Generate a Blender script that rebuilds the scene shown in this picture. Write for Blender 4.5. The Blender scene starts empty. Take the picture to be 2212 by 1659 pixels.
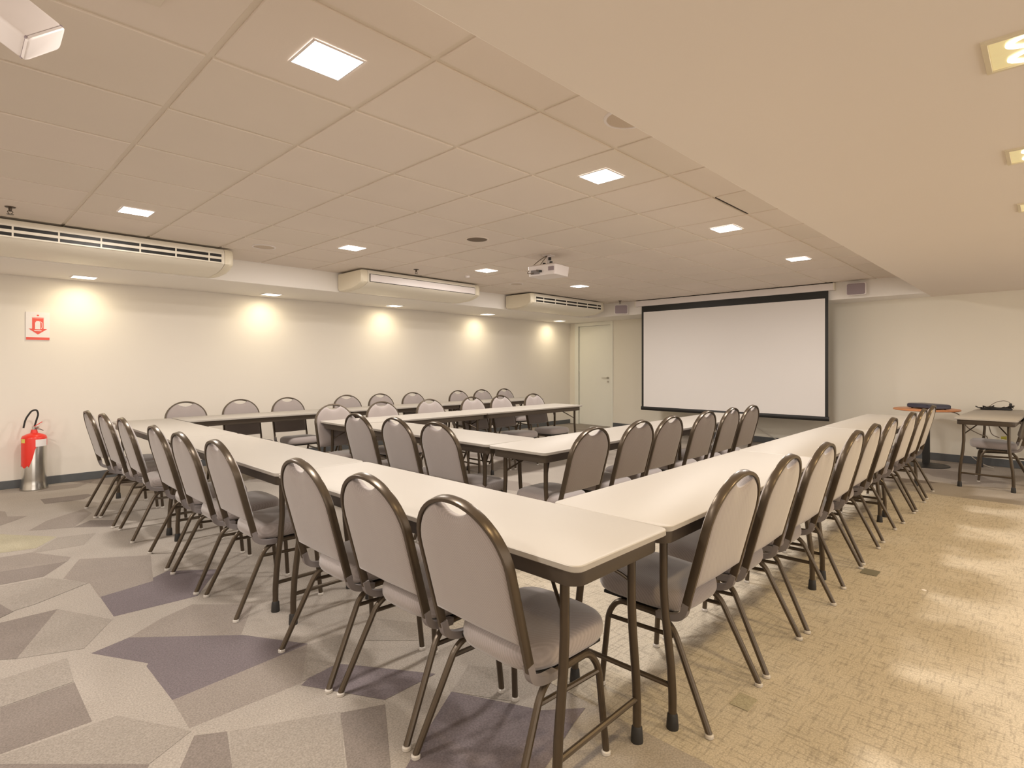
import bpy, math, random
from math import sin, cos, pi, radians
from mathutils import Vector, Matrix
random.seed(4)
SC = bpy.context.scene
COL = SC.collection
# ------------------------------------------------------------------ camera
cam_d = bpy.data.cameras.new('camera'); cam = bpy.data.objects.new('camera', cam_d); COL.objects.link(cam)
cam_d.sensor_fit = 'HORIZONTAL'; cam_d.sensor_width = 36.0
cam_d.lens = 36.0 * 1203.2 / 2212.0
cam_d.shift_y = -(829.5 - 791.1) / 2212.0
cam_d.clip_start = 0.05
YAW = 0.7716
cam.location = (0, 0, 1.3)
cam.rotation_euler = (pi / 2, 0, YAW - pi / 2)
SC.camera = cam
# ------------------------------------------------------------------ world, exposure
W = bpy.data.worlds.new('world'); SC.world = W; W.use_nodes = True
W.node_tree.nodes['Background'].inputs[0].default_value = (1.0, 0.90, 0.80, 1)
W.node_tree.nodes['Background'].inputs[1].default_value = 1.9
vs = SC.view_settings
vs.view_transform = 'Standard'; vs.look = 'None'; vs.gamma = 1.0; vs.use_curve_mapping = False
vs.exposure = 0.12
# light levels of the room's lamps
PANEL_W = 30.0      # each square LED panel
WASH_W = 9.0       # each wall-wash downlight
DOWN_W = 2.6       # the same downlights' broad spill
HALO_W = 40.0       # each pair of warm halogen spots
PANEL_C = (1.0, 0.93, 0.86); WASH_C = (1.0, 0.86, 0.58); HALO_C = (1.0, 0.76, 0.42)

# ------------------------------------------------------------------ materials
def mat(name, col, rough=0.5, metal=0.0, noise=0.0, nscale=20.0, bump=0.0, bscale=200.0, emit=None, estr=0.0, spec=0.5):
    m = bpy.data.materials.new(name); m.use_nodes = True
    nt = m.node_tree; b = nt.nodes['Principled BSDF']
    b.inputs['Base Color'].default_value = (*col, 1); b.inputs['Roughness'].default_value = rough
    b.inputs['Metallic'].default_value = metal; b.inputs['Specular IOR Level'].default_value = spec
    tc = nt.nodes.new('ShaderNodeTexCoord')
    n = nt.nodes.new('ShaderNodeTexNoise'); n.inputs['Scale'].default_value = nscale; n.inputs['Detail'].default_value = 4
    nt.links.new(tc.outputs['Object'], n.inputs['Vector'])
    r = nt.nodes.new('ShaderNodeMapRange')
    r.inputs['To Min'].default_value = 1 - noise; r.inputs['To Max'].default_value = 1 + noise
    nt.links.new(n.outputs['Fac'], r.inputs['Value'])
    v = nt.nodes.new('ShaderNodeVectorMath'); v.operation = 'SCALE'; v.inputs[0].default_value = col
    nt.links.new(r.outputs[0], v.inputs['Scale']); nt.links.new(v.outputs[0], b.inputs['Base Color'])
    if bump:
        n2 = nt.nodes.new('ShaderNodeTexNoise'); n2.inputs['Scale'].default_value = bscale
        nt.links.new(tc.outputs['Object'], n2.inputs['Vector'])
        bp = nt.nodes.new('ShaderNodeBump'); bp.inputs['Strength'].default_value = bump; bp.inputs['Distance'].default_value = 0.002
        nt.links.new(n2.outputs['Fac'], bp.inputs['Height']); nt.links.new(bp.outputs[0], b.inputs['Normal'])
    if emit:
        b.inputs['Emission Color'].default_value = (*emit, 1); b.inputs['Emission Strength'].default_value = estr
    return m
M = {}
M['wall'] = mat('wall paint', (0.82, 0.765, 0.685), 0.7, noise=0.015, nscale=1.2, bump=0.05)
M['wall2'] = mat('wall paint cream', (0.85, 0.80, 0.69), 0.7, noise=0.015, nscale=1.2, bump=0.05)
M['plaster'] = mat('ceiling plaster', (0.82, 0.74, 0.655), 0.75, noise=0.02, nscale=0.9, bump=0.04)
M['white'] = mat('white bulkhead paint', (0.90, 0.86, 0.81), 0.65, noise=0.015, nscale=1.0)
M['base'] = mat('grey skirting vinyl', (0.10, 0.105, 0.11), 0.45, noise=0.1)
M['door'] = mat('painted door', (0.88, 0.87, 0.78), 0.45, noise=0.01)
M['bronze'] = mat('bronze brown tube', (0.090, 0.067, 0.045), 0.30, metal=0.5, noise=0.08, nscale=30)
M['apron'] = mat('brown steel apron', (0.092, 0.072, 0.055), 0.38, metal=0.3, noise=0.06)
M['top'] = mat("cream laminate", (0.385, 0.352, 0.310), 0.48, noise=0.012, nscale=3)
M['rubber'] = mat('black rubber', (0.02, 0.018, 0.016), 0.6)
M['black'] = mat('black plastic', (0.012, 0.011, 0.010), 0.45)
M['glide'] = mat('clear plastic glide', (0.55, 0.51, 0.46), 0.25)
M['bracket'] = mat('grey plastic bracket', (0.21, 0.185, 0.18), 0.45, noise=0.05)
M['acw'] = mat('aged white plastic', (0.84, 0.785, 0.67), 0.4, noise=0.02, nscale=3)
M['acside'] = mat('yellowed plastic', (0.80, 0.73, 0.58), 0.4, noise=0.02)
M['plwhite'] = mat('white plastic', (0.82, 0.76, 0.74), 0.4)
M['screen'] = mat('matte screen cloth', (0.80, 0.765, 0.74), 0.9, noise=0.01, nscale=1)
M['panel'] = mat('led diffuser', (1, 1, 1), 0.5, emit=(1, 0.985, 0.96), estr=7.0)
M['washglass'] = mat('lit lamp glass', (1, 1, 1), 0.5, emit=(1, 0.93, 0.80), estr=3.2)
M['halo'] = mat('lit halogen ring', (1, 1, 1), 0.5, emit=(1, 0.95, 0.74), estr=3.0)
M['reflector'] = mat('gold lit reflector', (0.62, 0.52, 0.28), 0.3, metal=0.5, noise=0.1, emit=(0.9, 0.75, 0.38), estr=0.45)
M['lampframe'] = mat('cream lamp frame', (0.75, 0.66, 0.48), 0.4)
M['red'] = mat('red enamel', (0.78, 0.035, 0.02), 0.3, noise=0.05)
M['chrome'] = mat('brushed steel', (0.62, 0.60, 0.56), 0.22, metal=1.0, noise=0.15, nscale=9)
M['signw'] = mat('white sign', (0.85, 0.80, 0.78), 0.5)
M['signr'] = mat('red print', (0.80, 0.10, 0.07), 0.5)
M['yellow'] = mat('yellow label', (0.80, 0.66, 0.14), 0.5)
M['yelgreen'] = mat('yellow green plastic', (0.62, 0.58, 0.10), 0.5)
M['navy'] = mat('dark blue grey plastic', (0.055, 0.055, 0.085), 0.4)
M['orangewood'] = mat('orange wood', (0.62, 0.26, 0.11), 0.4, noise=0.12, nscale=14)
M['greyfab'] = mat('grey speaker cloth', (0.33, 0.27, 0.29), 0.9, bump=0.3, bscale=400)
M['grille'] = mat('round grille', (0.17, 0.125, 0.085), 0.7, bump=0.4, bscale=300)
M['cord'] = mat('grey cable', (0.16, 0.12, 0.08), 0.5)
M['cordw'] = mat('pale cable', (0.6, 0.55, 0.48), 0.5)
M['dark'] = mat('dark gap', (0.03, 0.022, 0.015), 0.8)
M['plate'] = mat('green grey floor plate', (0.17, 0.155, 0.11), 0.5)
M['steelgrey'] = mat('handle metal', (0.55, 0.52, 0.47), 0.3, metal=0.8)

def fabric():
    m = bpy.data.materials.new('grey woven upholstery'); m.use_nodes = True
    nt = m.node_tree; b = nt.nodes['Principled BSDF']; b.inputs['Roughness'].default_value = 0.85
    b.inputs['Sheen Weight'].default_value = 0.5
    b.inputs['Specular IOR Level'].default_value = 0.25
    tc = nt.nodes.new('ShaderNodeTexCoord')
    mp = nt.nodes.new('ShaderNodeMapping'); mp.inputs['Rotation'].default_value = (radians(40), radians(20), radians(30))
    nt.links.new(tc.outputs['Object'], mp.inputs['Vector'])
    w1 = nt.nodes.new('ShaderNodeTexWave'); w1.wave_type = 'BANDS'; w1.bands_direction = 'Y'; w1.inputs['Scale'].default_value = 40
    nt.links.new(mp.outputs[0], w1.inputs['Vector'])
    nz = nt.nodes.new('ShaderNodeTexNoise'); nz.inputs['Scale'].default_value = 260
    nt.links.new(tc.outputs['Object'], nz.inputs['Vector'])
    a2 = nt.nodes.new('ShaderNodeMath'); a2.operation = 'ADD'; nt.links.new(w1.outputs['Fac'], a2.inputs[0]); nt.links.new(nz.outputs['Fac'], a2.inputs[1])
    r = nt.nodes.new('ShaderNodeValToRGB')
    r.color_ramp.elements[0].position = 0.1; r.color_ramp.elements[0].color = (0.270, 0.232, 0.216, 1)
    r.color_ramp.elements[1].position = 0.9; r.color_ramp.elements[1].color = (0.345, 0.298, 0.280, 1)
    d = nt.nodes.new('ShaderNodeMath'); d.operation = 'DIVIDE'; d.inputs[1].default_value = 2.0
    nt.links.new(a2.outputs[0], d.inputs[0]); nt.links.new(d.outputs[0], r.inputs['Fac'])
    nt.links.new(r.outputs['Color'], b.inputs['Base Color'])
    bp = nt.nodes.new('ShaderNodeBump'); bp.inputs['Strength'].default_value = 0.25; bp.inputs['Distance'].default_value = 0.001
    nt.links.new(w1.outputs['Fac'], bp.inputs['Height']); nt.links.new(bp.outputs[0], b.inputs['Normal'])
    return m
M['fabric'] = fabric()

def carpet(name, col, col2=None, woven=False, voronoi=None):
    m = bpy.data.materials.new(name); m.use_nodes = True
    nt = m.node_tree; L = nt.links; b = nt.nodes['Principled BSDF']; b.inputs['Roughness'].default_value = 0.95
    b.inputs['Specular IOR Level'].default_value = 0.1
    tc = nt.nodes.new('ShaderNodeTexCoord')
    n = nt.nodes.new('ShaderNodeTexNoise'); n.inputs['Scale'].default_value = 160; n.inputs['Detail'].default_value = 3
    n2 = nt.nodes.new('ShaderNodeTexNoise'); n2.inputs['Scale'].default_value = 2.2
    for q in (n, n2): L.new(tc.outputs['Object'], q.inputs['Vector'])
    mr = nt.nodes.new('ShaderNodeMapRange'); mr.inputs['From Min'].default_value = 0.3; mr.inputs['From Max'].default_value = 0.7
    mr.inputs['To Min'].default_value = 0.80; mr.inputs['To Max'].default_value = 1.20
    L.new(n.outputs['Fac'], mr.inputs['Value'])
    mr2 = nt.nodes.new('ShaderNodeMapRange'); mr2.inputs['To Min'].default_value = 0.88; mr2.inputs['To Max'].default_value = 1.10
    L.new(n2.outputs['Fac'], mr2.inputs['Value'])
    mul = nt.nodes.new('ShaderNodeMath'); mul.operation = 'MULTIPLY'; L.new(mr.outputs[0], mul.inputs[0]); L.new(mr2.outputs[0], mul.inputs[1])
    v = nt.nodes.new('ShaderNodeVectorMath'); v.operation = 'SCALE'; v.inputs[0].default_value = col
    if voronoi:
        mp = nt.nodes.new('ShaderNodeMapping'); mp.inputs['Scale'].default_value = (1.5, 1.05, 1); mp.inputs['Rotation'].default_value = (0, 0, 0.5)
        L.new(tc.outputs['Object'], mp.inputs['Vector'])
        vo = nt.nodes.new('ShaderNodeTexVoronoi'); vo.distance = 'MANHATTAN'; vo.inputs['Scale'].default_value = 1.25
        L.new(mp.outputs[0], vo.inputs['Vector'])
        cr = nt.nodes.new('ShaderNodeValToRGB'); cr.color_ramp.interpolation = 'CONSTANT'
        e = cr.color_ramp.elements; e[0].position = 0; e[0].color = (*voronoi[0], 1); e[1].position = 0.34; e[1].color = (*voronoi[1], 1)
        for pos, c_ in ((0.55, voronoi[2]), (0.75, voronoi[0]), (0.86, voronoi[3])):
            q = e.new(pos); q.color = (*c_, 1)
        sp = nt.nodes.new('ShaderNodeSeparateColor'); L.new(vo.outputs['Color'], sp.inputs[0]); L.new(sp.outputs[0], cr.inputs['Fac'])
        L.new(cr.outputs['Color'], v.inputs[0])
    if woven:
        # basket weave of short dark threads, alternating direction in small blocks
        for sc_, lo in (((85, 10, 1), 0.83), ((10, 85, 1), 0.86)):
            nn = nt.nodes.new('ShaderNodeTexNoise'); nn.inputs['Scale'].default_value = 1.0; nn.inputs['Detail'].default_value = 2
            mp = nt.nodes.new('ShaderNodeMapping'); mp.inputs['Scale'].default_value = sc_
            L.new(tc.outputs['Object'], mp.inputs['Vector']); L.new(mp.outputs[0], nn.inputs['Vector'])
            m3 = nt.nodes.new('ShaderNodeMapRange'); m3.inputs['From Min'].default_value = 0.36; m3.inputs['From Max'].default_value = 0.47
            m3.inputs['To Min'].default_value = lo; m3.inputs['To Max'].default_value = 1.04
            L.new(nn.outputs['Fac'], m3.inputs['Value'])
            mm = nt.nodes.new('ShaderNodeMath'); mm.operation = 'MULTIPLY'; L.new(mul.outputs[0], mm.inputs[0]); L.new(m3.outputs[0], mm.inputs[1]); mul = mm
    L.new(mul.outputs[0], v.inputs['Scale']); L.new(v.outputs[0], b.inputs['Base Color'])
    bp = nt.nodes.new('ShaderNodeBump'); bp.inputs['Strength'].default_value = 0.3; bp.inputs['Distance'].default_value = 0.003
    L.new(n.outputs['Fac'], bp.inputs['Height']); L.new(bp.outputs[0], b.inputs['Normal'])
    return m
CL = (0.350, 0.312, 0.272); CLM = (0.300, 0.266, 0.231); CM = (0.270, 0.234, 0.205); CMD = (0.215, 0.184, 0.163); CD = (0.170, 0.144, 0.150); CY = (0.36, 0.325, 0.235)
M['cL'] = carpet('carpet light', CL); M['cl'] = carpet('carpet light mid', CLM); M['cm'] = carpet('carpet mid', CM)
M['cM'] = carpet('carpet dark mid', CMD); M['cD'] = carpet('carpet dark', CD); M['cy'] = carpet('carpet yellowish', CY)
M['cV'] = carpet('carpet patchwork', CL, voronoi=(CL, CM, CLM, CMD))
M['cW'] = carpet('carpet woven tan', (0.455, 0.400, 0.318), woven=True)

# ------------------------------------------------------------------ mesh helpers
class MB:
    """collects verts, faces and face materials; build() links ONE mesh object"""
    def __init__(s): s.v = []; s.f = []; s.mi = []; s.cur = 0
    def add(s, vs, fs):
        o = len(s.v); s.v += [tuple(p) for p in vs]
        for f in fs: s.f.append(tuple(i + o for i in f)); s.mi.append(s.cur)
        return s
    def box(s, x0, x1, y0, y1, z0, z1):
        return s.add([(x0, y0, z0), (x1, y0, z0), (x1, y1, z0), (x0, y1, z0), (x0, y0, z1), (x1, y0, z1), (x1, y1, z1), (x0, y1, z1)],
                     [(0, 3, 2, 1), (4, 5, 6, 7), (0, 1, 5, 4), (1, 2, 6, 5), (2, 3, 7, 6), (3, 0, 4, 7)])
    def rings(s, rs, cap0=True, cap1=True):
        n = len(rs[0]); vs = [p for r in rs for p in r]; fs = []
        for k in range(len(rs) - 1):
            for i in range(n):
                j = (i + 1) % n; fs.append((k * n + i, k * n + j, (k + 1) * n + j, (k + 1) * n + i))
        if cap0: fs.append(tuple(reversed(range(n))))
        if cap1: fs.append(tuple(range((len(rs) - 1) * n, len(rs) * n)))
        return s.add(vs, fs)
    def sweep(s, path, prof, up=(0, 0, 1), closed=False):
        """prof: list of (a,b) offsets: a along side = dir x up, b along up"""
        P = [Vector(p) for p in path]; n = len(P); rs = []; U = Vector(up)
        prev = None
        for i in range(n):
            if closed: d = (P[(i + 1) % n] - P[i - 1])
            else: d = P[min(i + 1, n - 1)] - P[max(i - 1, 0)]
            d.normalize()
            if prev is None:
                sd = d.cross(U)
                if sd.length < 1e-3: sd = d.cross(Vector((1, 0, 0)))
                sd.normalize()
            else:
                sd = prev - d * prev.dot(d); sd.normalize()
            prev = sd; u = sd.cross(d).normalized()
            rs.append([P[i] + sd * a + u * b for a, b in prof])
        if closed:
            rs.append(rs[0]); return s.rings(rs, False, False)
        return s.rings(rs)
    def tube(s, path, r, n=10, **k):
        return s.sweep(path, [(r * cos(2 * pi * i / n), r * sin(2 * pi * i / n)) for i in range(n)], **k)
    def cyl(s, c, r, h, n=24, axis='z', r2=None):
        r2 = r if r2 is None else r2; rs = []
        for t, rr in ((0, r), (h, r2)):
            ring = []
            for i in range(n):
                a = 2 * pi * i / n; p = (rr * cos(a), rr * sin(a), t)
                if axis == 'x': p = (p[2], p[0], p[1])
                if axis == 'y': p = (p[1], p[2], p[0])
                ring.append((c[0] + p[0], c[1] + p[1], c[2] + p[2]))
            rs.append(ring)
        return s.rings(rs)
    def lathe(s, c, prof, n=32):
        return s.rings([[(c[0] + r * cos(2 * pi * i / n), c[1] + r * sin(2 * pi * i / n), c[2] + z) for i in range(n)] for r, z in prof])
    def prism(s, poly, z0, z1):
        return s.rings([[(x, y, z0) for x, y in poly], [(x, y, z1) for x, y in poly]])
    def build(s, name, mats, parent=None, smooth=35, bevel=0.0, loc=None):
        me = bpy.data.meshes.new(name); me.from_pydata(s.v, [], s.f)
        if not isinstance(mats, (list, tuple)): mats = [mats]
        for m_ in mats: me.materials.append(m_)
        for p, i in zip(me.polygons, s.mi): p.material_index = i
        me.update()
        if smooth:
            me.polygons.foreach_set('use_smooth', [True] * len(me.polygons))
            me.set_sharp_from_angle(angle=radians(smooth))
        o = bpy.data.objects.new(name, me); COL.objects.link(o)
        if parent is not None: o.parent = parent
        if loc: o.location = loc
        if bevel:
            b = o.modifiers.new('bevel', 'BEVEL'); b.width = bevel; b.segments = 2; b.limit_method = 'ANGLE'; b.angle_limit = radians(50)
        return o
def tag(o, label, cat, group=None, kind=None):
    if label: o['label'] = label
    if cat: o['category'] = cat
    if group: o['group'] = group
    if kind: o['kind'] = kind
    return o
def empty(name, loc=(0, 0, 0), rz=0.0):
    o = bpy.data.objects.new(name, None); COL.objects.link(o); o.location = loc; o.rotation_euler = (0, 0, rz)
    o.empty_display_size = 0.1
    return o
def copy_tree(o, parent=None):
    c = o.copy(); COL.objects.link(c)
    if parent is not None: c.parent = parent
    for ch in list(o.children): copy_tree(ch, c)
    return c
def struct(o): o['kind'] = 'structure'; return o
def fillet(pts, r, n=5):
    """round the inner corners of a polyline"""
    P = [Vector(p) for p in pts]; out = [P[0]]
    for i in range(1, len(P) - 1):
        a = (P[i - 1] - P[i]); b = (P[i + 1] - P[i]); la, lb = a.length, b.length
        a.normalize(); b.normalize(); rr = min(r, la * .49, lb * .49)
        p0 = P[i] + a * rr; p1 = P[i] + b * rr
        for k in range(n + 1):
            t = k / n; out.append((1 - t) ** 2 * p0 + 2 * t * (1 - t) * P[i] + t * t * p1)
    out.append(P[-1]); return out
def rrect(x0, x1, y0, y1, r, n=5):
    out = []
    for cx_, cy_, a0 in ((x1 - r, y0 + r, -pi / 2), (x1 - r, y1 - r, 0), (x0 + r, y1 - r, pi / 2), (x0 + r, y0 + r, pi)):
        for k in range(n + 1):
            a = a0 + pi / 2 * k / n; out.append((cx_ + r * cos(a), cy_ + r * sin(a)))
    return out
def area(name, loc, size, power, col, size_y=None, rot=(0, 0, 0), spread=None):
    l = bpy.data.lights.new(name, 'AREA'); l.energy = power; l.color = col; l.size = size
    if size_y: l.shape = 'RECTANGLE'; l.size_y = size_y
    if spread: l.spread = spread
    o = bpy.data.objects.new(name, l); COL.objects.link(o); o.location = loc; o.rotation_euler = rot
    return o
def spot(name, loc, power, col, angle, blend, rot, r=0.03):
    l = bpy.data.lights.new(name, 'SPOT'); l.energy = power; l.color = col; l.spot_size = angle; l.spot_blend = blend; l.shadow_soft_size = r
    o = bpy.data.objects.new(name, l); COL.objects.link(o); o.location = loc; o.rotation_euler = rot
    return o

# ================================================================== STRUCTURE
XB0, SL = 9.55, 0.0655            # screen wall: X = XB0 + SL*Y (it runs a few degrees off square)
YL = 7.94                         # left wall
ZC, ZL = 2.52, 2.27               # tile ceiling, dropped ceiling
# floor
f = MB()
def quad(x0, x1, y0, y1, z, m_): f.cur = m_; f.add([(x0, y0, z), (x1, y0, z), (x1, y1, z), (x0, y1, z)], [(0, 1, 2, 3)])
quad(-4, 1.75, -3.5, 8.1, 0, 0); quad(1.75, 7.05, -3.5, 2.6, 0, 1); quad(1.75, 7.05, 2.6, 8.1, 0, 0); quad(7.05, 10.3, -3.5, 8.1, 0, 0)
KEY = {'L': 2, 'l': 3, 'm': 4, 'M': 5, 'D': 6, 'y': 7}
def patch(k, ps, z):
    a = sum(ps[i][0] * ps[(i + 1) % len(ps)][1] - ps[(i + 1) % len(ps)][0] * ps[i][1] for i in range(len(ps)))
    if a < 0: ps = ps[::-1]
    f.cur = KEY[k]; f.add([(x, y, z) for x, y in ps], [tuple(range(len(ps)))])
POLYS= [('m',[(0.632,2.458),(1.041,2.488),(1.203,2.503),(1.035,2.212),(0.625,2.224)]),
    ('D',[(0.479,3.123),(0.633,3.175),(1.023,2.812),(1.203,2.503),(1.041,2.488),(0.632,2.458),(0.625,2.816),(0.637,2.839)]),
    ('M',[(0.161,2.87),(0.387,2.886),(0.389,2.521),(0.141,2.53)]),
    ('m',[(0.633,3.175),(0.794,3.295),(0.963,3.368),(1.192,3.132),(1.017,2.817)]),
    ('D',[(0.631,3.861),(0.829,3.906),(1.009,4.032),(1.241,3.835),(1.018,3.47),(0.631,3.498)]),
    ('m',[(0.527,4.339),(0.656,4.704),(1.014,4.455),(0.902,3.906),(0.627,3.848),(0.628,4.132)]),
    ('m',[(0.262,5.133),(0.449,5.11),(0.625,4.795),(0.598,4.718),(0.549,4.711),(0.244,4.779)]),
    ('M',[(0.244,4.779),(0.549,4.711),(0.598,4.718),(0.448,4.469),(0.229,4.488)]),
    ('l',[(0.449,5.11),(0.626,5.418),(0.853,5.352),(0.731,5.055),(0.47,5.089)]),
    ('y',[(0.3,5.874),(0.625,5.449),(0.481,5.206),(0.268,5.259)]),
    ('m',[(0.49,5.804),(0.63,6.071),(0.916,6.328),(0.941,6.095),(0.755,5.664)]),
    ('M',[(0.755,5.664),(0.888,5.824),(1.033,5.693),(0.986,5.46)]),  # taken as shadow, painted in as a dark-mid carpet patch
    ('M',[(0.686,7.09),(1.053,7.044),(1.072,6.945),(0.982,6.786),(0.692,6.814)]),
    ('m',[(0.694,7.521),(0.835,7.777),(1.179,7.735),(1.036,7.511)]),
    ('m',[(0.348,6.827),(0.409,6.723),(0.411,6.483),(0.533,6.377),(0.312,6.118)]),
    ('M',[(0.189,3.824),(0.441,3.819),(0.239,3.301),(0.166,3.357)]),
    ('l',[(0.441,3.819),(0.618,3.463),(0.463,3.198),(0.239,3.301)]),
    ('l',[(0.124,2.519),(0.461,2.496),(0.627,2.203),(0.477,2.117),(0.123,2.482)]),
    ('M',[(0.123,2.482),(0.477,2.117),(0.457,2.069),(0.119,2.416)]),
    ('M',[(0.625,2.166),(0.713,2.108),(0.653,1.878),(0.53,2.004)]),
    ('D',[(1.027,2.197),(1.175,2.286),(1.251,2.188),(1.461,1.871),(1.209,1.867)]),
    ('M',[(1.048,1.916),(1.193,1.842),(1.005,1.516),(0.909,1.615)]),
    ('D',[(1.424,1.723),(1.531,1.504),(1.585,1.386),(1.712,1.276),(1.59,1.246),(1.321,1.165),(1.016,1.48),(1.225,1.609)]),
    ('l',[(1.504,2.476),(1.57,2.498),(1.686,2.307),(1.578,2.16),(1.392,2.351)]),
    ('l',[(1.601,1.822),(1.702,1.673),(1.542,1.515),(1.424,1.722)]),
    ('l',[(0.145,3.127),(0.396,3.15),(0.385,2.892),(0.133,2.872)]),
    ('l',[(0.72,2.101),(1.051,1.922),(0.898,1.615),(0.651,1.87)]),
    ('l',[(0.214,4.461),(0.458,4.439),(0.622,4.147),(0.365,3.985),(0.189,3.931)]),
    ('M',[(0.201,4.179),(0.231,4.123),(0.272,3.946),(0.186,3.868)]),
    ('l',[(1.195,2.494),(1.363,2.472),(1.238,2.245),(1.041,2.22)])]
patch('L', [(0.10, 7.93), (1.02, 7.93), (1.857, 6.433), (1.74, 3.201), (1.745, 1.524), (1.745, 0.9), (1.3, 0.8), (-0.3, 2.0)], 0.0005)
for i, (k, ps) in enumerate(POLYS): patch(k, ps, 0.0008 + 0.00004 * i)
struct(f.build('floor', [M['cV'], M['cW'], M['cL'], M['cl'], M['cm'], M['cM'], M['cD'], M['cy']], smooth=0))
# walls
struct(MB().box(-4, 10.25, YL, YL + .12, 0, 2.6).build('wall_left', M['wall'], smooth=0))
struct(MB().box(-4.12, -4, -3.6, 8.06, 0, 2.6).build('rear_light_block', M['wall'], smooth=0))  # unseen wall behind the camera, added to block world light there
RZW = -math.atan(SL)
def onwall(o): o.location = (XB0, 0, 0); o.rotation_euler = (0, 0, RZW); return o
w = MB(); w.box(0, .12, -3.6, 6.80, 0, 2.6); w.box(0, .12, 7.70, 7.98, 0, 2.6); w.box(0, .12, 6.80, 7.70, 2.19, 2.6)
struct(onwall(w.build('wall_back', M['wall2'], smooth=0)))
# skirtings
struct(MB().box(-4, 10.06, YL - .012, YL, 0, .088).build('baseboard_left', M['base'], smooth=0, bevel=.003))
b = MB(); b.box(-.012, 0, -3.5, 6.73, 0, .10); struct(onwall(b.build('baseboard_back', M['base'], smooth=0, bevel=.003)))
# door in the left end of the screen wall
d = empty('door_1'); struct(d); onwall(d)
MB().box(.02, .06, 6.805, 7.695, .006, 2.185).build('door_leaf', M['door'], d, smooth=0, bevel=.003)
fr = MB(); fr.box(-.02, .07, 6.73, 6.80, 0, 2.268); fr.box(-.02, .07, 7.70, 7.80, 0, 2.268); fr.box(-.02, .07, 6.80, 7.70, 2.19, 2.268)
fr.build('door_frame', M['door'], d, smooth=0, bevel=.004)
h = MB(); h.cyl((-.002, 6.88, 1.05), .026, .022, axis='x'); h.tube([(-.002, 6.88, 1.05), (-.045, 6.88, 1.05), (-.05, 6.90, 1.05), (-.05, 7.0, 1.047)], .009)
h.cyl((.0, 6.88, .97), .02, .018, axis='x')
h.build('door_handle', M['steelgrey'], d)
for z in (.25, 1.1, 1.95): MB().cyl((.012, 7.697, z), .008, .09, n=10).build('hinge', M['steelgrey'], d)
# tile ceiling: tegular tiles over a T-bar grid
c = MB(); c.cur = 1; c.box(-4, 9.125, 1.10, 6.73, ZC + .008, ZC + .06)
xs = [0.745 + .631 * k for k in range(-8, 14)] + [9.13]; ys = [1.22] + [1.764 + .62 * j for j in range(9)]
rnd = random.Random(9)
for i in range(len(xs) - 1):
    for j in range(len(ys) - 1):
        x0, x1, y0, y1 = xs[i], xs[i + 1], ys[j], ys[j + 1]
        if x1 < -4: continue
        g = .0125; h_ = rnd.uniform(-.0006, .0006); c.cur = 0 if rnd.random() > .25 else 2
        z = ZC + h_
        q0 = [(x0 + g, y0 + g), (x1 - g, y0 + g), (x1 - g, y1 - g), (x0 + g, y1 - g)]
        e = .003; q1 = [(x0 + g + e, y0 + g + e), (x1 - g - e, y0 + g + e), (x1 - g - e, y1 - g - e), (x0 + g + e, y1 - g - e)]
        c.rings([[(x, y, z) for x, y in q1], [(x, y, z + .003) for x, y in q0], [(x, y, z + .012) for x, y in q0]])
# one tile sits slightly high and leaves a dark slit along its edge
xa, xb = xs[8 + 5], xs[8 + 6]
c.cur = 3; c.box(xa + .02, xb - .02, ys[1] - .0135, ys[1] - .003, ZC - .001, ZC + .004)
M['tile'] = mat('mineral tile', (0.80, 0.715, 0.635), 0.85, noise=0.03, nscale=2.0, bump=.15, bscale=120)
M['tile2'] = mat('mineral tile warm', (0.78, 0.70, 0.615), 0.85, noise=0.03, nscale=2.0, bump=.15, bscale=120)
M['tbar'] = mat('t bar', (0.76, 0.68, 0.58), 0.6)
struct(c.build('ceiling', [M['tile'], M['tbar'], M['tile2'], M['dark']], smooth=0))
struct(MB().box(-4, 10.3, 6.72, YL, ZL, 2.62).build('trim_1', M['white'], smooth=0, bevel=.006))
struct(MB().box(9.12, 10.3, 1.22, 6.72, ZL, 2.62).build('trim_2', M['white'], smooth=0, bevel=.006))
struct(MB().box(-4, 10.3, -3.6, 1.22, ZL, 2.62).build('trim_3', M['plaster'], smooth=0, bevel=.004))

ORD = ['first', 'second', 'third', 'fourth', 'fifth', 'sixth', 'seventh', 'eighth', 'ninth']
# ================================================================== CEILING LIGHTS
def led_panel(x, y):
    t = empty('ceiling_light', (x, y, ZC - .001))
    a = .105; fr = MB()
    fr.rings([[(sx * r, sy * r, z) for sx, sy in ((-1, -1), (1, -1), (1, 1), (-1, 1))] for r, z in ((a + .005, 0), (a + .004, -.0035), (a - .004, -.004), (a - .004, -.001))], False, False)
    fr.build('trim_ring', M['plwhite'], t, smooth=0)
    MB().box(-a + .004, a - .004, -a + .004, a - .004, -.0035, -.001).build('diffuser', M['panel'], t, smooth=0)
    area('lamp_light', (x, y, ZC - .012), 2 * a - .01, PANEL_W, PANEL_C, rot=(0, 0, 0))
    return t
PX = [1.08, 2.965, 4.86, 6.80]
for r, (y, rn) in enumerate(((2.08, 'right row of the tile ceiling'), (5.18, 'left row of the tile ceiling'))):
    for k, x in enumerate(PX):
        t = led_panel(x, y)
        tag(t, f'square LED light in the {rn}, {ORD[k]} from the camera', 'ceiling light', 'square LED lights in the tile ceiling')
for x in (-.82, -2.7):
    for y in (2.08, 5.18): area('lamp_light', (x, y, ZC - .012), .2, PANEL_W, PANEL_C)
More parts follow.
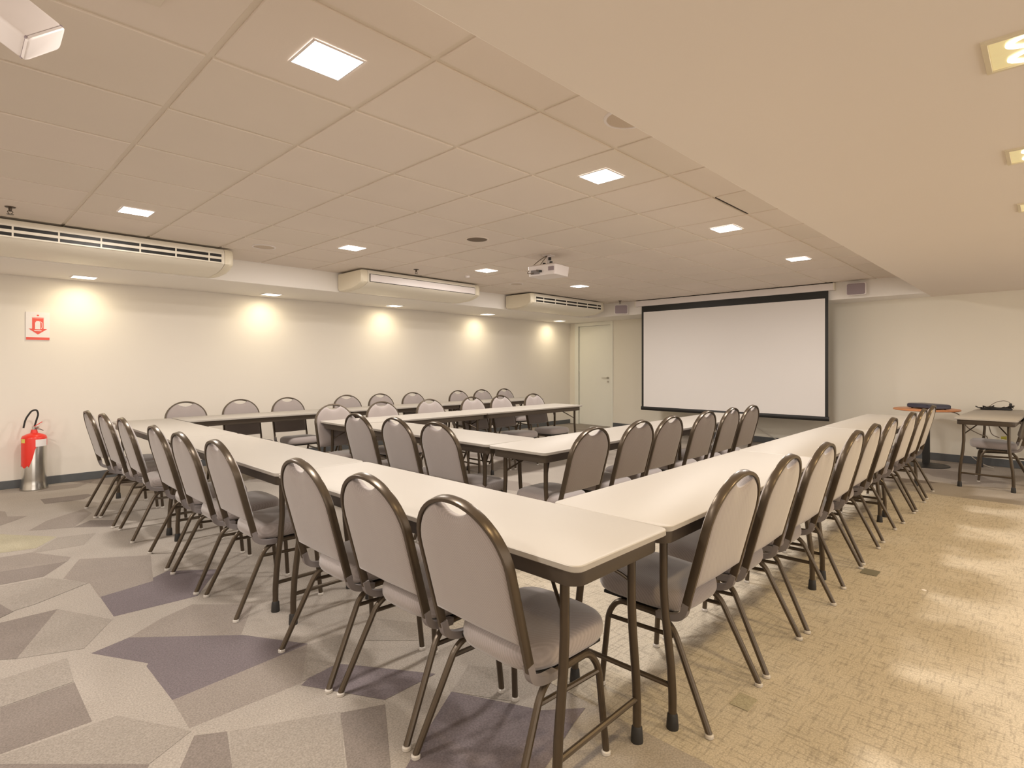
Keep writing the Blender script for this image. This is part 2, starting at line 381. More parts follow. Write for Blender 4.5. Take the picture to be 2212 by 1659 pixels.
for k, x in enumerate((1.10, 3.13, 5.09, 7.14, 9.25)):
    t = empty('downlight', (x, 7.58, ZL))
    a = .105; fr = MB()
    fr.rings([[(sx * r, sy * r, z) for sx, sy in ((-1, -1), (1, -1), (1, 1), (-1, 1))] for r, z in ((a + .012, 0), (a + .010, -.005), (a - .002, -.006), (a - .004, -.001))], False, False)
    fr.build('trim_ring', M['plwhite'], t, smooth=0)
    MB().box(-a + .004, a - .004, -a + .004, a - .004, -.004, -.001).build('lamp_glass', M['washglass'], t, smooth=0)
    tag(t, f'square warm downlight in the soffit along the left wall, {ORD[k]} from the camera', 'downlight', 'downlights washing the left wall')
    spot('wash_light', (x, 7.62, ZL - .012), WASH_W, WASH_C, radians(120), 1.0, (radians(30), 0, 0), r=.05)
    area('downlight_lamp', (x, 7.58, ZL - .012), .19, DOWN_W, WASH_C)
for k, x in enumerate((2.30, 3.46, 4.61)):
    t = empty('halogen_light', (x, -.012, ZL))
    fr = MB(); a, bb = .112, .16
    fr.rings([[(sx * (a + r), sy * (bb + r), z) for sx, sy in ((-1, -1), (1, -1), (1, 1), (-1, 1))] for r, z in ((.012, 0), (.010, -.007), (-.004, -.008), (-.006, -.0))], False, False)
    fr.build('lamp_frame', M['lampframe'], t, smooth=0)
    MB().box(-a + .006, a - .006, -bb + .006, bb - .006, -.003, -.001).build('reflector', M['reflector'], t, smooth=0)
    for s in (-1, 1):
        r_ = MB(); n = 28
        for (ri, ro) in ((.040, .049),):
            r_.rings([[(s * .055 + r * cos(2 * pi * i / n), .015 + r * 2.1 * sin(2 * pi * i / n), z) for i in range(n)] for r, z in ((ri, -.003), (ri, -.008), (ro, -.008), (ro, -.003))], False, False)
        o = r_.build('lamp_ring', M['halo'], t)
        o2 = MB().lathe((0, 0, 0), [(.004, 0), (.016, .002), (.019, .009)], 20).build('bulb', M['halo'], t, loc=(s * .055, .03, -.012)); o2.scale = (1, 2.0, 1)
    tag(t, f'twin halogen light with golden reflector in the right-hand plaster ceiling, {ORD[k]} from the camera', 'ceiling light', 'twin halogen lights on the right')
for x in (-1.2, 0., 1.15, 2.30, 3.46, 4.61, 5.8, 7.0):
    spot('halogen_beam', (x, .045, ZL - .03), HALO_W, HALO_C, radians(125), .8, (0, 0, 0), r=.06)

# ================================================================== SMALL CEILING THINGS
def round_grille(x, y, z, r, m_, label):
    t = empty('round_ceiling_speaker', (x, y, z))
    MB().lathe((0, 0, 0), [(r + .015, 0), (r + .012, -.006), (r, -.007), (r - .002, -.002)], 36).build('rim', M['tile'] if m_ == 'grille' else M['plwhite'], t)
    MB().lathe((0, 0, -.004), [(r - .002, 0), (r * .6, -.002), (.002, -.003)], 36).build('grille', M[m_], t)
    tag(t, label, 'ceiling speaker')
M['paleg'] = mat('pale grille', (0.60, 0.50, 0.40), 0.7, bump=.3, bscale=300)
round_grille(3.60, 3.97, ZC, .10, 'grille', 'dark round ceiling speaker near the middle of the tile ceiling, left of the hanging projector')
round_grille(2.31, 5.78, ZC, .10, 'paleg', 'pale round ceiling speaker between the nearest and middle air conditioners')
round_grille(5.95, 5.70, ZC, .09, 'paleg', 'pale round ceiling speaker before the far air conditioner')
round_grille(2.36, 1.50, ZC, .105, 'paleg', 'round ceiling speaker half cut off by the edge of the plaster ceiling')
def sprinkler(x, y, label):
    t = empty('sprinkler_head', (x, y, ZC))
    MB().lathe((0, 0, 0), [(.035, 0), (.03, -.006), (.012, -.008), (.010, -.03), (.014, -.034)], 16).build('body', M['bronze'], t)
    a = MB(); a.tube([(.012, 0, -.03), (.016, 0, -.04), (.004, 0, -.055)], .003, 6); a.tube([(-.012, 0, -.03), (-.016, 0, -.04), (-.004, 0, -.055)], .003, 6)
    a.lathe((0, 0, -.055), [(.022, 0), (.022, -.003)], 16); a.build('deflector', M['bronze'], t)
    tag(t, label, 'sprinkler', 'ceiling sprinklers')
sprinkler(.378, 5.73, 'small bronze ceiling sprinkler above the near end of the nearest air conditioner')
sprinkler(4.19, 5.76, 'small ceiling sprinkler in front of the middle air conditioner')
sprinkler(8.85, 5.80, 'small ceiling sprinkler beside the left end of the projection screen')
t = MB().lathe((4.95, 5.65, ZC), [(.035, 0), (.033, -.02), (.02, -.03), (.001, -.031)], 20).build('smoke_sensor', M['plwhite'])
tag(t, 'small white round sensor on the ceiling between the middle and far air conditioners', 'sensor')
t = MB().box(.33, .52, 1.98, 2.16, ZC - .012, ZC).build('ceiling_plate', M['tbar'], bevel=.003); tag(t, 'pale square plate on the ceiling cut off by the top edge', 'plate')

# ================================================================== AIR CONDITIONERS
def air_con(x0, x1, louvre, label):
    t = empty('air_conditioner', ((x0 + x1) / 2, 6.70, ZC - .02)); L = (x1 - x0); hx = L / 2
    e = .09
    # profile (y towards the room is negative, z down): underside sweeps from the front lip to the deep back
    prof = [(0, -.01), (0, -.20), (-.03, -.228), (-.16, -.232), (-.38, -.220), (-.50, -.195), (-.57, -.168), (-.60, -.150), (-.60, -.045), (-.575, 0), (-.02, 0)]
    def ring(x, sc=1.0):
        return [(x, -.3 + (y + .3) * sc, -.105 + (z + .105) * sc) for y, z in prof]
    MB().rings([ring(-hx + e), ring(hx - e)]).build('casing', M['acw'], t, smooth=50)
    for s in (-1, 1):
        r = MB(); xs_ = [hx - e + .004, hx - .05, hx - .02, hx]
        rr = [ring(s * xs_[0]), ring(s * xs_[1], .998), ring(s * xs_[2], .985), ring(s * xs_[3], .93)]
        if s > 0: rr = rr
        r.rings(rr).build('end_cap', M['acside'], t, smooth=50)
    x_0, x_1 = -hx + e + .03, hx - e - .03
    MB().box(-hx + e + .01, hx - e - .01, -.606, -.590, -.046, -.038).build('top_rail', M['acw'], t, bevel=.002)
    if louvre:
        MB().box(x_0, x_1, -.603, -.590, -.146, -.050).build('outlet', M['black'], t, smooth=0)
        for z, hz in ((-.052, .006), (-.098, .012), (-.144, .006)):
            MB().box(x_0, x_1, -.612, -.600, z - hz, z + hz).build('louvre', M['acw'], t, smooth=0, bevel=.001)
        n = 6
        for k in range(n):
            x = x_0 + (x_1 - x_0) * (k + .6) / n
            MB().box(x - .006, x + .006, -.611, -.600, -.146, -.050).build('divider', M['acw'], t, smooth=0)
    else:
        MB().box(x_0, x_1, -.612, -.600, -.142, -.054).build('flap', M['plwhite'], t, smooth=0, bevel=.003)
        MB().box(x_0 - .01, x_1 + .01, -.604, -.596, -.148, -.048).build('outlet', M['dark'], t, smooth=0)
    for s in (-1, 1):
        MB().box(s * (hx - .12) - .02, s * (hx - .12) + .02, -.08, -.03, -.005, .02).build('mount_bracket', M['dark'], t, smooth=0)
    tag(t, label, 'air conditioner', 'ceiling air conditioners along the left bulkhead')
air_con(.12, 2.13, True, 'long white ceiling air conditioner with open black slots, nearest of three')
air_con(3.62, 5.60, False, 'white ceiling air conditioner with closed flap, the middle of three')
air_con(6.72, 8.78, True, 'white ceiling air conditioner with open slots, farthest, beside the projection screen')

# ================================================================== SCREEN
t = empty('projection_screen', (9.0, 3.92, ZC))
YA, YB_ = 2.33 - 3.92, 5.50 - 3.92
cs = MB(); cs.box(.03, .118, YA - .04, YB_ + .08, -.115, -.012); cs.build('case', M['plwhite'], t, smooth=0, bevel=.006)
for y0 in (YA - .055, YB_ + .08): MB().box(.025, .12, y0, y0 + .018, -.118, -.008).build('end_plate', M['acw'], t, smooth=0, bevel=.003)
MB().box(.028, .09, YA - .02, YB_ + .06, -.008, -.002).build('gap_seal', M['dark'], t, smooth=0)
zt, zb = 2.41 - ZC, .505 - ZC; y0, y1 = 2.364 - 3.92, 5.466 - 3.92
MB().box(.060, .064, y0, y1, zb + .03, zt + .0).build('border', M['black'], t, smooth=0)
MB().box(.056, .0595, y0 + .042, y1 - .042, zb + .055, zt - .115).build('cloth', M['screen'], t, smooth=0)
br = MB(); br.rings([[(.062 + .014 * cos(a), y, zb + .022 + .034 * sin(a)) for a in [2 * pi * i / 12 for i in range(12)]] for y in (y0 - .01, y1 + .01)]); br.build('bottom_bar', M['black'], t)
tag(t, 'large white pull-down projection screen with black border on the far wall', 'projection screen')
# wall loudspeakers on the bulkheads
def wall_speaker(loc, rz, label):
    t = empty('wall_speaker', loc, rz)
    b_ = MB(); b_.rings([[(x, y, z) for y, z in rrect(-w_, w_, -h_, h_, .02)] for x, w_, h_ in ((0, .10, .07), (-.08, .12, .085), (-.12, .12, .085))]); b_.build('cabinet', M['plwhite'], t)
    g_ = MB(); g_.rings([[(x, y, z) for y, z in rrect(-w_, w_, -h_, h_, .02)] for x, w_, h_ in ((-.119, .112, .078), (-.132, .105, .070))]); g_.build('speaker_grille', M['greyfab'], t)
    MB().box(-.01, .035, -.02, .02, -.02, .02).build('wall_bracket', M['plwhite'], t, smooth=0)
    tag(t, label, 'speaker', 'small speakers either side of the screen')
wall_speaker((9.085, 1.99, 2.385), 0.0, 'small white wall speaker with grey grille right of the projection screen')
wall_speaker((9.05, 5.90, 2.37), .55, 'small white wall speaker left of the projection screen, turned towards the room')

# ================================================================== PROJECTOR ON THE CEILING
t = empty('ceiling_projector', (4.68, 3.99, 2.345), 0.12)
bx = MB(); bx.rings([[(x, y, z) for x, y in rrect(-.14, .14, -.175, .175, .03)] for z in (-.06,)] + [[(x, y, .045) for x, y in rrect(-.15, .15, -.185, .185, .035)], [(x, y, .06) for x, y in rrect(-.13, .13, -.165, .165, .03)]])
bx.build('casing', M['plwhite'], t, smooth=40)
MB().box(-.153, -.148, -.165, -.095, -.02, .022).build('vent', M['greyfab'], t, smooth=0)
MB().box(-.153, -.148, .02, .13, -.045, .0).build('socket_panel', M['bracket'], t, smooth=0)
MB().cyl((0, 0, .06), .022, .115, 16).build('mount_pole', M['plwhite'], t)
MB().box(-.05, .05, -.05, .05, .168, .176).build('ceiling_plate', M['plwhite'], t, smooth=0)
for (x, y, z, h_) in ((-.03, -.035, .115, .03), (-.035, -.055, .075, .022), (-.035, .035, .068, .022)):
    MB().cyl((x, y, z), .017, h_, 14).build('mount_knob', M['black'], t)
MB().tube(fillet([(-.02, .0, .174), (-.05, .10, .12), (-.10, .17, .04), (-.19, .16, -.04), (-.155, .09, -.03)], .08, 8), .0045, 8).build('cable', M['cord'], t)
MB().tube(fillet([(-.02, -.0, .174), (-.05, .05, .10), (-.11, .07, .03), (-.18, .04, -.02), (-.152, .0, -.015)], .08, 8), .004, 8).build('cable', M['cord'], t)
MB().box(-.17, -.148, -.012, .014, -.03, -.008).build('plug', M['black'], t, smooth=0)
tag(t, 'white projector hanging from the tile ceiling with black knobs and looped cables', 'projector')
# camera housing close to the viewer, upper left
t = empty('camera_housing', (.206, 2.011, 2.195))
t.rotation_euler = Matrix(((0.625, -0.07, -0.777), (0.4, 0.884, 0.242), (0.67, -0.462, 0.58))).to_euler()
b_ = MB(); b_.rings([[(x, y, z) for x, y in rrect(-.066 * s, .066 * s, -.037 * s, .037 * s, .010)] for z, s in ((.012, 1.0), (.02, 1.03), (.16, 1.03), (.36, .92), (.40, .7))]); b_.build('housing', M['plwhite'], t, smooth=40)
b_ = MB(); b_.rings([[(x, y, z) for x, y in rrect(-.067 * s, .067 * s, -.038 * s, .038 * s, .012)] for z, s in ((0, .93), (.003, 1.0), (.010, 1.0))]); b_.build('front_cover', M['plwhite'], t, smooth=40)
MB().box(-.0655, .0655, -.0365, .0365, .008, .014).build('seam', M['greyfab'], t, smooth=0)
MB().cyl((.01, -.048, .20), .034, .02, 24, axis='y').build('knuckle', M['plwhite'], t)
o = MB().tube([(.03, -.01, .26), (.095, -.06, .33), (.15, -.10, .38)], .018, 14).build('mount_arm', M['plwhite'], t)
tag(t, 'white boxy camera housing hanging from the ceiling in the upper left corner', 'camera')

# ================================================================== FIRE EXTINGUISHER + SIGN
t = empty('fire_extinguisher', (.70, 7.745, 0), -.8); t.scale = (1, 1, 1.05)
MB().lathe((0, 0, 0), [(.112, 0), (.120, .004), (.120, .012), (.108, .05), (.105, .10), (.105, .515), (.100, .53), (.02, .535)], 40).build('cylinder', M['chrome'], t)
# red shoulder and the red label sheet with its wavy lower edge
n = 64; top = []; mid = []; low = []; r_ = .1065
rr = MB()
A = [2 * pi * i / n for i in range(n)]
F0 = -pi / 2 + .8 - .085      # local angle that faces the camera
def lowz(a):
    d_ = math.atan2(sin(a - F0), cos(a - F0))      # 0 = towards the camera, negative = its left
    if d_ < -.45: return .235 + .012 * sin(9 * d_) + .02 * max(0, -d_ - 1.3)
    if d_ < .25: k = (d_ + .45) / .70; return .235 + .20 * (k * k * (3 - 2 * k)) + .008 * sin(16 * d_)
    return .440 + .003 * sin(9 * d_)
rr.rings([[(r_ * cos(a), r_ * sin(a), lowz(a)) for a in A], [(r_ * cos(a), r_ * sin(a), .515) for a in A], [(.098 * cos(a), .098 * sin(a), .537) for a in A],
          [(.07 * cos(a), .07 * sin(a), .552) for a in A], [(.032 * cos(a), .032 * sin(a), .566) for a in A], [(.024 * cos(a), .024 * sin(a), .60) for a in A]], False, True)
rr.build('red_cover', M['red'], t, smooth=50)
def label_patch(name, a0, a1, z0, z1, m_):
    q = MB(); k = 8; R_ = .108
    q.add([(R_ * cos(a0 + (a1 - a0) * i / k), R_ * sin(a0 + (a1 - a0) * i / k), z) for z in (z0, z1) for i in range(k + 1)],
          [(i, i + 1, i + k + 2, i + k + 1) for i in range(k)])
    q.build(name, m_, t)
F0 = -pi / 2 + .8 - .085      # local angle that faces the camera
label_patch('white_label', F0 + .10, F0 + 1.20, .435, .505, M['signw'])
label_patch('yellow_label', F0 - 1.25, F0 - .75, .475, .515, M['yellow'])
v = MB(); v.cyl((0, 0, .60), .017, .03, 14); v.tube([(0, 0, .615), (.05, 0, .625)], .008, 8); v.build('valve', M['chrome'], t)
hd = MB(); dx, dy = cos(F0 + pi / 2), sin(F0 + pi / 2)
hd.sweep([(-.01 * dx, -.01 * dy, .625), (.03 * dx, .03 * dy, .65), (.065 * dx, .065 * dy, .675)], [(-.010, -.003), (.010, -.003), (.010, .003), (-.010, .003)]); hd.build('handle', M['red'], t)
hd = MB(); hd.sweep([(-.01 * dx, -.01 * dy, .61), (.05 * dx, .05 * dy, .60), (.075 * dx, .075 * dy, .585)], [(-.009, -.003), (.009, -.003), (.009, .003), (-.009, .003)]); hd.build('trigger', M['black'], t)
hp = [(0.0, .62), (.02, .70), (.035, .755), (.02, .80), (-.02, .79), (-.07, .71), (-.085, .62)]
MB().tube([p for p in fillet([(a * dx, a * dy, z) for a, z in hp], .05, 6)], .0085, 10).build('hose', M['rubber'], t)
tag(t, 'red and steel water fire extinguisher with looped black hose standing by the left wall', 'fire extinguisher')
t = empty('fire_extinguisher_sign', (.748, YL - .006, 1.737))
MB().box(-.10, .10, -.002, .004, -.152, .152).build('board', M['signw'], t, smooth=0)
yy = -.0032
def flat(poly, m_, name, y=yy):
    q = MB(); q.rings([[(x, y + .001, z) for x, z in poly], [(x, y, z) for x, z in poly]]); return q.build(name, m_, t, smooth=0)
# arrow with a white extinguisher silhouette, a tiny mark on top, red bar below
flat([(-.048, .085), (-.048, -.03), (-.078, -.03), (0, -.092), (.078, -.03), (.048, -.03), (.048, .085)], M['signr'], 'arrow')
flat([(-.024, -.035), (-.024, .035), (-.012, .055), (.012, .055), (.020, .035), (.020, -.035)], M['signw'], 'pictogram', yy - .001)
hs = MB(); hs.sweep([(.018, yy - .0015, .05), (.034, yy - .0015, .038), (.036, yy - .0015, -.01), (.028, yy - .0015, -.03)], [(-.003, -.0006), (.003, -.0006), (.003, .0006), (-.003, .0006)], up=(0, 1, 0)); hs.build('hose_mark', M['signw'], t)
flat([(-.03, -.045), (.03, -.045), (.03, -.054), (-.03, -.054)], M['signw'], 'arrow_stripe', yy - .001)
flat([(-.050, .093), (.050, .093), (.050, .088), (-.050, .088)], M['signr'], 'arrow_rule')
flat([(-.009, .108), (.009, .108), (.009, .125), (-.009, .125)], M['signr'], 'small_mark')
flat([(-.098, -.122), (.098, -.122), (.098, -.150), (-.098, -.150)], M['signr'], 'bar')
tag(t, 'white sign with red downward arrow and extinguisher pictogram on the left wall', 'sign')

# ================================================================== BANQUET CHAIR
def back_half(z):
    """half width of the frame centre line at height z"""
    if z <= .72: return .203 + .002 * (z - .42) / .30
    q = min(1.0, (z - .72) / .182); return .205 * math.sqrt(max(0.0, 1 - q * q))
def lean(z): return .100 - .27 * (z - .43)
def make_chair():
    r = empty('banquet_chair')
    # back frame: flat tube bent to an arch
    pts = []
    for k in range(9): z = .415 + (.72 - .415) * k / 8; pts.append((back_half(z), z))
    for k in range(1, 13): a = (pi / 2) * k / 12; pts.append((.205 * cos(a), .72 + .182 * sin(a)))
    path = [(lean(z), y, z) for y, z in pts]; path += [(lean(z), -y, z) for y, z in pts[::-1][1:]]
    fr = MB(); P = [Vector(p) for p in path]; n = len(P); rs = []
    nx = Vector((1, 0, .27)).normalized()
    hw, hd = .0072, .0150
    prof = [(-hw, -hd * .8), (-hw * .8, -hd), (hw * .8, -hd), (hw, -hd * .8), (hw, hd * .8), (hw * .8, hd), (-hw * .8, hd), (-hw, hd * .8)]
    for i in range(n):
        d = (P[min(i + 1, n - 1)] - P[max(i - 1, 0)]).normalized(); sd = nx.cross(d).normalized()
        rs.append([P[i] + sd * a + nx * b for a, b in prof])
    fr.rings(rs); fr.build('back_frame', M['bronze'], r)
    # cushion between the frame, with a scooped hand hole at the top
    out = []
    zs = .492
    ins = .006
    for k in range(7): y = -back_half(zs) + ins + (2 * back_half(zs) - 2 * ins) * k / 6; out.append((y, zs - .004 * (1 - abs(k - 3) / 3) + .0))
    for k in range(1, 9): z = zs + (.72 - zs) * k / 8; out.append((back_half(z) - ins, z))
    yh = .080
    a_h = math.acos(yh / .199)
    for k in range(1, 9): a = a_h * k / 8; out.append((.199 * cos(a), .72 + .176 * sin(a)))
    ztop = out[-1][1]
    for k in range(1, 8): q = k / 8; y = yh * (1 - 2 * q); out.append((y, ztop - .032 * math.sin(pi * q) ** .75))
    for (y, z) in [p for p in out if p[1] > zs + .01 and p[0] > yh - 1e-6][::-1]: out.append((-y, z))
    cy_, cz_ = 0.0, .66
    def ring(sc, off): return [(lean(cz_ + (z - cz_) * sc) + off * 1.0, y * sc, cz_ + (z - cz_) * sc + off * .27) for y, z in out]
    cu = MB()
    cu.rings([ring(.05, -.017), ring(.6, -.016), ring(.9, -.014), ring(.97, -.011), ring(1.0, -.004), ring(1.0, .010), ring(.975, .019), ring(.90, .028), ring(.75, .034), ring(.4, .038), ring(.05, .039)])
    cu.build('backrest', M['fabric'], r, smooth=60)
    # seat
    so = []
    for i in range(48):
        a = 2 * pi * i / 48; ca, sa = cos(a), sin(a); e = .52
        x = .330 + .205 * math.copysign(abs(ca) ** e, ca); hwid = .190 + .022 * (x - .1) / .43
        so.append((x, hwid * math.copysign(abs(sa) ** e, sa)))
    def sr(sc, z, dz=0): return [(.330 + (x - .330) * sc, y * sc, z + .012 * ((x - .1) / .43 - .5)) for x, y in so]
    st = MB(); st.rings([sr(.05, .372), sr(.88, .372), sr(.97, .378), sr(1.0, .392), sr(1.0, .412), sr(.985, .428), sr(.95, .440), sr(.87, .450), sr(.6, .457), sr(.05, .460)])
    st.build('seat', M['fabric'], r, smooth=60)
    MB().box(.17, .48, -.180, .180, .362, .373).build('seat_board', M['black'], r, smooth=0)
    # legs
    for s in (-1, 1):
        rear = fillet([(.004, s * .222, .012), (.155, s * .197, .325), (.215, s * .188, .356), (.315, s * .188, .356)], .06, 5)
        front = fillet([(.466, s * .214, .012), (.442, s * .200, .30), (.405, s * .188, .356), (.315, s * .188, .356)], .055, 5)
        for pth in (rear, front):
            lg = MB().tube(pth, .0118, 10, up=(0, 1, 0)).build('leg', M['bronze'], r)
            q = Vector(pth[0]); gl = MB(); gl.lathe((q.x, q.y, 0), [(.010, 0), (.0155, .002), (.0155, .011), (.012, .015)], 14); gl.build('foot_cap', M['glide'], lg)
        MB().tube([(.142, s * .199, .298), (.444, s * .201, .286)], .0085, 8).build('stretcher', M['bronze'], r)
        # grey plastic bracket that joins back frame and seat rail
        bp = fillet([(.099, s * .200, .432), (.112, s * .201, .384), (.155, s * .200, .366), (.222, s * .196, .360)], .045, 6)
        MB().sweep(bp, [(-.0125, -.012), (.0125, -.012), (.0125, .012), (-.0125, .012)], up=(0, 1, 0)).build('bracket', M['bracket'], r, bevel=.003)
    for x in (.19, .39): MB().tube([(x, -.188, .352), (x, .188, .352)], .008, 8).build('crossbar', M['bronze'], r)
    return r
proto = make_chair(); used = [False]
def chair(x, y, rz, label, group):
    o = proto if not used[0] else copy_tree(proto)
    used[0] = True
    o.location = (x, y, 0); o.rotation_euler = (0, 0, rz)
    return tag(o, label, 'chair', group)
rj = random.Random(3)
j = lambda a=.03: rj.uniform(-a, a)
G1 = 'chairs along the near side of the front table row'
for k, (x, y) in enumerate([(1.095, 1.295), (1.10, 1.795), (1.08, 2.295), (1.045, 3.20), (1.015, 3.725), (1.01, 4.27), (.99, 5.08), (.965, 5.64), (.93, 6.11)]):
    chair(x, y, j(.02), f'grey padded chair at the front table row, {ORD[k]} from the right', G1)
G2 = 'chairs along the outside of the right-hand table row'
for k, (x, y) in enumerate([(2.10, .858), (2.63, .86), (3.17, .856), (3.905, .88), (4.44, .892), (5.07, .90), (5.775, .885), (6.32, .88), (6.95, .89)]):
    chair(x, y, pi / 2 + j(.02), f'grey padded chair outside the right-hand table row, {ORD[k]} from the camera', G2)
G3 = 'chairs between the left table row and the left wall'
for k, x in enumerate([1.906, 2.485, 3.052, 3.87, 4.399, 4.961, 5.852, 6.37, 6.908]):
    chair(x, 6.90, -pi / 2 + j(.02), f'grey padded chair with its back to the left wall, {ORD[k]} from the left', G3)
G4 = 'chairs along the left row of the inner table group'
for k, (x, y) in enumerate([(2.84, 5.335), (3.42, 5.335), (4.08, 5.335), (4.757, 5.335), (5.27, 5.335), (5.93, 5.335)]):
    chair(x, y, -pi / 2 + j(.02), f'grey padded chair behind the left row of inner tables, {ORD[k]} from the left', G4)
G5 = 'chairs at the near row of the inner table group'
for k, (x, y) in enumerate([(2.46, 3.12), (2.45, 3.62), (2.44, 4.17)]):
    chair(x, y, j(.02), f'grey padded chair before the near row of inner tables, {ORD[k]} from the right', G5)
G6 = 'chairs along the right row of the inner table group'
for k, (x, y) in enumerate([(2.952, 2.15), (3.552, 2.17), (4.052, 2.19), (4.701, 2.20), (5.235, 2.20), (5.725, 2.20)]):
    chair(x, y, pi / 2 + j(.02), f'grey padded chair outside the right row of inner tables, {ORD[k]} from the camera', G6)
chair(8.42, .17, pi / 2 + .12, 'grey padded chair pushed under the small side table at the right edge', 'chairs at the side table')

# ================================================================== FOLDING TABLES
def make_table(L, W_=.515):
    r = empty('folding_table'); hx, hy = L / 2 - .0015, W_ / 2
    tp = MB(); P = lambda z, e: [(x, y, z) for x, y in rrect(-hx + e, hx - e, -hy + e, hy - e, .035 - e, 5)]
    tp.rings([P(.730, .003), P(.7325, 0), P(.7475, 0), P(.750, .003)]); tp.build('tabletop', M['top'], r, smooth=40)
    ap = MB(); Q = lambda z, e: [(x, y, z) for x, y in rrect(-hx + .022 + e, hx - .022 - e, -hy + .022 + e, hy - .022 - e, .05 - e, 6)]
    ap.rings([Q(.730, 0), Q(.680, 0), Q(.678, .002), Q(.680, .004), Q(.730, .004)], False, False); ap.build('apron', M['apron'], r, smooth=50)
    for s in (-1, 1):
        xl = s * (L / 2 - .105)
        for u in (-1, 1):
            path = [(xl, u * (hy - .075), .728), (xl, u * (hy - .075), .50), (xl, u * (hy - .068), .40), (xl, u * (hy - .046), .22), (xl, u * (hy - .04), .12), (xl, u * (hy - .04), .02)]
            lg = MB().tube(path, .0148, 12, up=(1, 0, 0)).build('leg', M['bronze'], r)
            MB().lathe((xl, u * (hy - .04), 0), [(.0215, 0), (.0215, .012), (.0185, .05), (.0150, .056)], 16).build('rubber_foot', M['rubber'], lg)
            MB().tube([(xl - s * .004, u * (hy - .075), .565), (xl - s * .03, u * (hy - .09), .585), (xl - s * .24, u * .03, .722)], .0062, 8).build('brace', M['bronze'], r)
        MB().tube([(xl, -(hy - .042), .150), (xl, (hy - .042), .150)], .0098, 10).build('crossbar', M['bronze'], r)
        MB().box(xl - .02, xl + .02, -hy + .05, hy - .05, .722, .730).build('hinge_plate', M['apron'], r, smooth=0)
    return r
tables = {}
def table(x, y, rz, L, label, group, cat='table'):
    key = round(L, 3)
    if key not in tables: o = tables[key] = make_table(L)
    else: o = copy_tree(tables[key])
    o.location = (x, y, 0); o.rotation_euler = (0, 0, rz)
    return tag(o, label, cat, group)
GT = 'cream folding tables of the outer U'
L = 1.925
for k in range(3):
    table(1.465 - .008 * k, .93 + L * (k + .5), pi / 2 + .004, L, f'cream folding table in the front row, ' + ('its end at the near corner' if k == 0 else 'in the middle of the row' if k == 1 else 'at the left end of the row'), GT)
for k in range(3):
    table(1.728 + L * (k + .5), 1.198 + .0165 * L * (k + .5), .0165, L, 'cream folding table in the right-hand row, ' + ('next to the near corner' if k == 0 else 'in the middle of the row' if k == 1 else 'at the far end before the screen'), GT)
L2 = 1.83
for k in range(3):
    table(1.728 + L2 * (k + .5), 6.51, 0, L2, 'cream folding table in the row along the left wall, ' + ('at its left end' if k == 0 else 'in the middle of the row' if k == 1 else 'at its far right end'), GT)
GI = 'cream folding tables of the inner U'
L3 = 1.85
for k in range(2):
    table(2.66 + L3 * (k + .5), 5.035, 0, L3, 'cream folding table in the left row of the inner group, ' + ('nearer half' if k == 0 else 'far half'), GI)
    table(2.66 + 1.90 * (k + .5), 2.565 + .022 * 1.9 * (k + .5), .022, 1.90, 'cream folding table in the right row of the inner group, ' + ('nearer half' if k == 0 else 'far half'), GI)
table(2.93, 2.835 + .955, pi / 2, 1.90, 'cream folding table joining both rows of the inner group, seen behind three chairs', GI)
table(8.53, .485, -.035, 1.88, 'cream folding side table standing alone at the right edge by the back wall', 'side tables')

# ================================================================== ROUND TABLE + PROJECTOR, CABLES
t = empty('round_table', (9.02, 1.20, 0))
MB().lathe((0, 0, .722), [(.345, 0), (.36, .006), (.36, .018), (.352, .024), (.001, .024)], 56).build('tabletop', M['orangewood'], t, smooth=40)
MB().lathe((0, 0, 0), [(.25, 0), (.25, .010), (.10, .022), (.035, .04), (.032, .25)], 40).build('base', M['black'], t, smooth=40)
MB().box(-.038, .038, -.038, .038, .03, .70).build('column', M['black'], t, smooth=0, bevel=.006)
MB().lathe((0, 0, .69), [(.05, 0), (.12, .028), (.12, .032)], 24).build('top_plate', M['black'], t)
tag(t, 'round table with orange wood top on a black pedestal by the back wall', 'table')
t = empty('table_projector', (8.97, 1.17, .746), -.72)
p = MB(); p.rings([[(x, y, z) for x, y in rrect(-w_, w_, -d_, d_, .04, 6)] for z, w_, d_ in ((.010, .11, .215), (.018, .125, .23), (.052, .125, .23), (.064, .115, .22), (.067, .10, .20))]); p.build('casing', M['navy'], t, smooth=40)
MB().cyl((-.125, -.12, .038), .022, .012, 24, axis='x').build('lens', M['black'], t)
MB().box(-.07, .04, -.03, .06, .066, .070).build('control_panel', M['bracket'], t, smooth=0)
for sx in (-1, 1):
    for sy in (-1, 1): MB().cyl((sx * .08, sy * .17, 0), .012, .012, 10).build('foot', M['black'], t)
tag(t, 'dark blue-grey projector lying on the round orange table', 'projector')
def cable(pts, r_, m_, label, fr_=.08):
    o = MB().tube(fillet(pts, fr_, 6), r_, 8).build('cable', m_); return tag(o, label, 'cable')
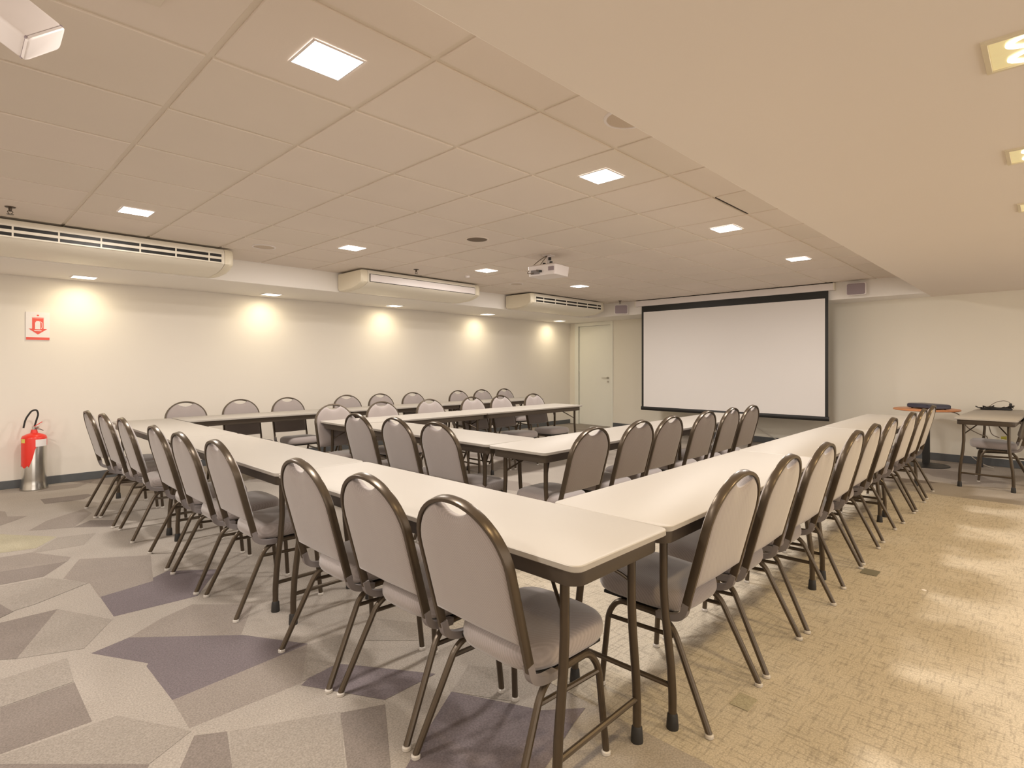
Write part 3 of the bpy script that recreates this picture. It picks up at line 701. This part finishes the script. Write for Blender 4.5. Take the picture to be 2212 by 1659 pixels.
# cable from the round table to the socket by the side table
cable([(9.02, 1.0, .722), (9.05, .86, .70), (9.12, .80, .52), (9.25, .66, .42), (9.40, .60, .40), (9.46, .66, .20), (9.48, .72, .08)], .0055, M['cord'], 'thin dark cable hanging between the round table and the skirting')
cable([(9.30, .62, .722), (9.38, .61, .60), (9.42, .575, .42), (9.46, .50, .385)], .005, M['cord'], 'short cable running from the side table edge to the yellow plug')
cable([(9.50, .78, .11), (9.48, .72, .06), (9.44, .62, .008), (9.36, .55, .006)], .005, M['cordw'], 'pale cable looping down over the dark skirting to the floor')
o = MB(); o.cyl((0, 0, 0), .022, .055, 14, axis='y', r2=.016); o = o.build('plug', M['yelgreen'], loc=(9.47, .43, .385)); tag(o, 'yellow-green plug on a cable left of the side table', 'plug')
cable([(9.745, 3.75, .32), (9.72, 3.62, .25), (9.71, 3.35, .10), (9.70, 3.1, .02)], .006, M['cordw'], 'pale cable slanting down the wall under the projection screen')
# tangle on the side table
t = empty('cable_bundle', (9.25, .52, .752), .35)
b_ = MB(); b_.rings([[(x, y, z) for x, y in rrect(-w_, w_, -l_, l_, .02)] for z, w_, l_ in ((0, .035, .15), (.004, .04, .155), (.022, .04, .155), (.03, .03, .145))]); b_.build('power_strip', M['black'], t, smooth=40)
rc = random.Random(5); cp = [(rc.uniform(-.06, .06), -.2 + .4 * k / 22 + rc.uniform(-.05, .05), .012 + .02 * rc.random() + .014 * (k % 3)) for k in range(23)]
MB().tube(fillet(cp, .03, 4), .0065, 8).build('cable', M['rubber'], t)
MB().tube(fillet([(0, -.1, .03), (.0, -.16, .075), (.02, -.10, .12), (.01, .0, .10), (0, .08, .03)], .05, 6), .0035, 8).build('cable', M['cord'], t)
MB().box(-.012, .012, -.155, -.13, .03, .085).build('plug', M['black'], t, smooth=0, bevel=.003)
tag(t, 'tangle of black cables and power strip on the far end of the side table', 'cables')
# floor details
o = MB().box(-.055, .055, -.045, .045, .0, .004).build('floor_outlet_cover', M['plate'], loc=(4.09, .83, 0), bevel=.001); tag(o, 'greenish floor outlet cover on the tan carpet beneath the chair feet farther off', 'floor outlet', 'floor outlet covers')
o = MB().box(-.05, .05, -.035, .035, .0, .004).build('floor_outlet_cover', M['cy'], loc=(2.17, .86, 0), bevel=.001); tag(o, 'worn square outlet cover on the tan carpet between the two nearest right-hand chairs', 'floor outlet', 'floor outlet covers')
o = MB().lathe((3.984, .54, 0), [(.012, 0), (.012, .002), (.001, .0025)], 14).build('paper_scrap', M['signw']); tag(o, 'tiny white scrap lying on the tan carpet at the right', 'scrap')
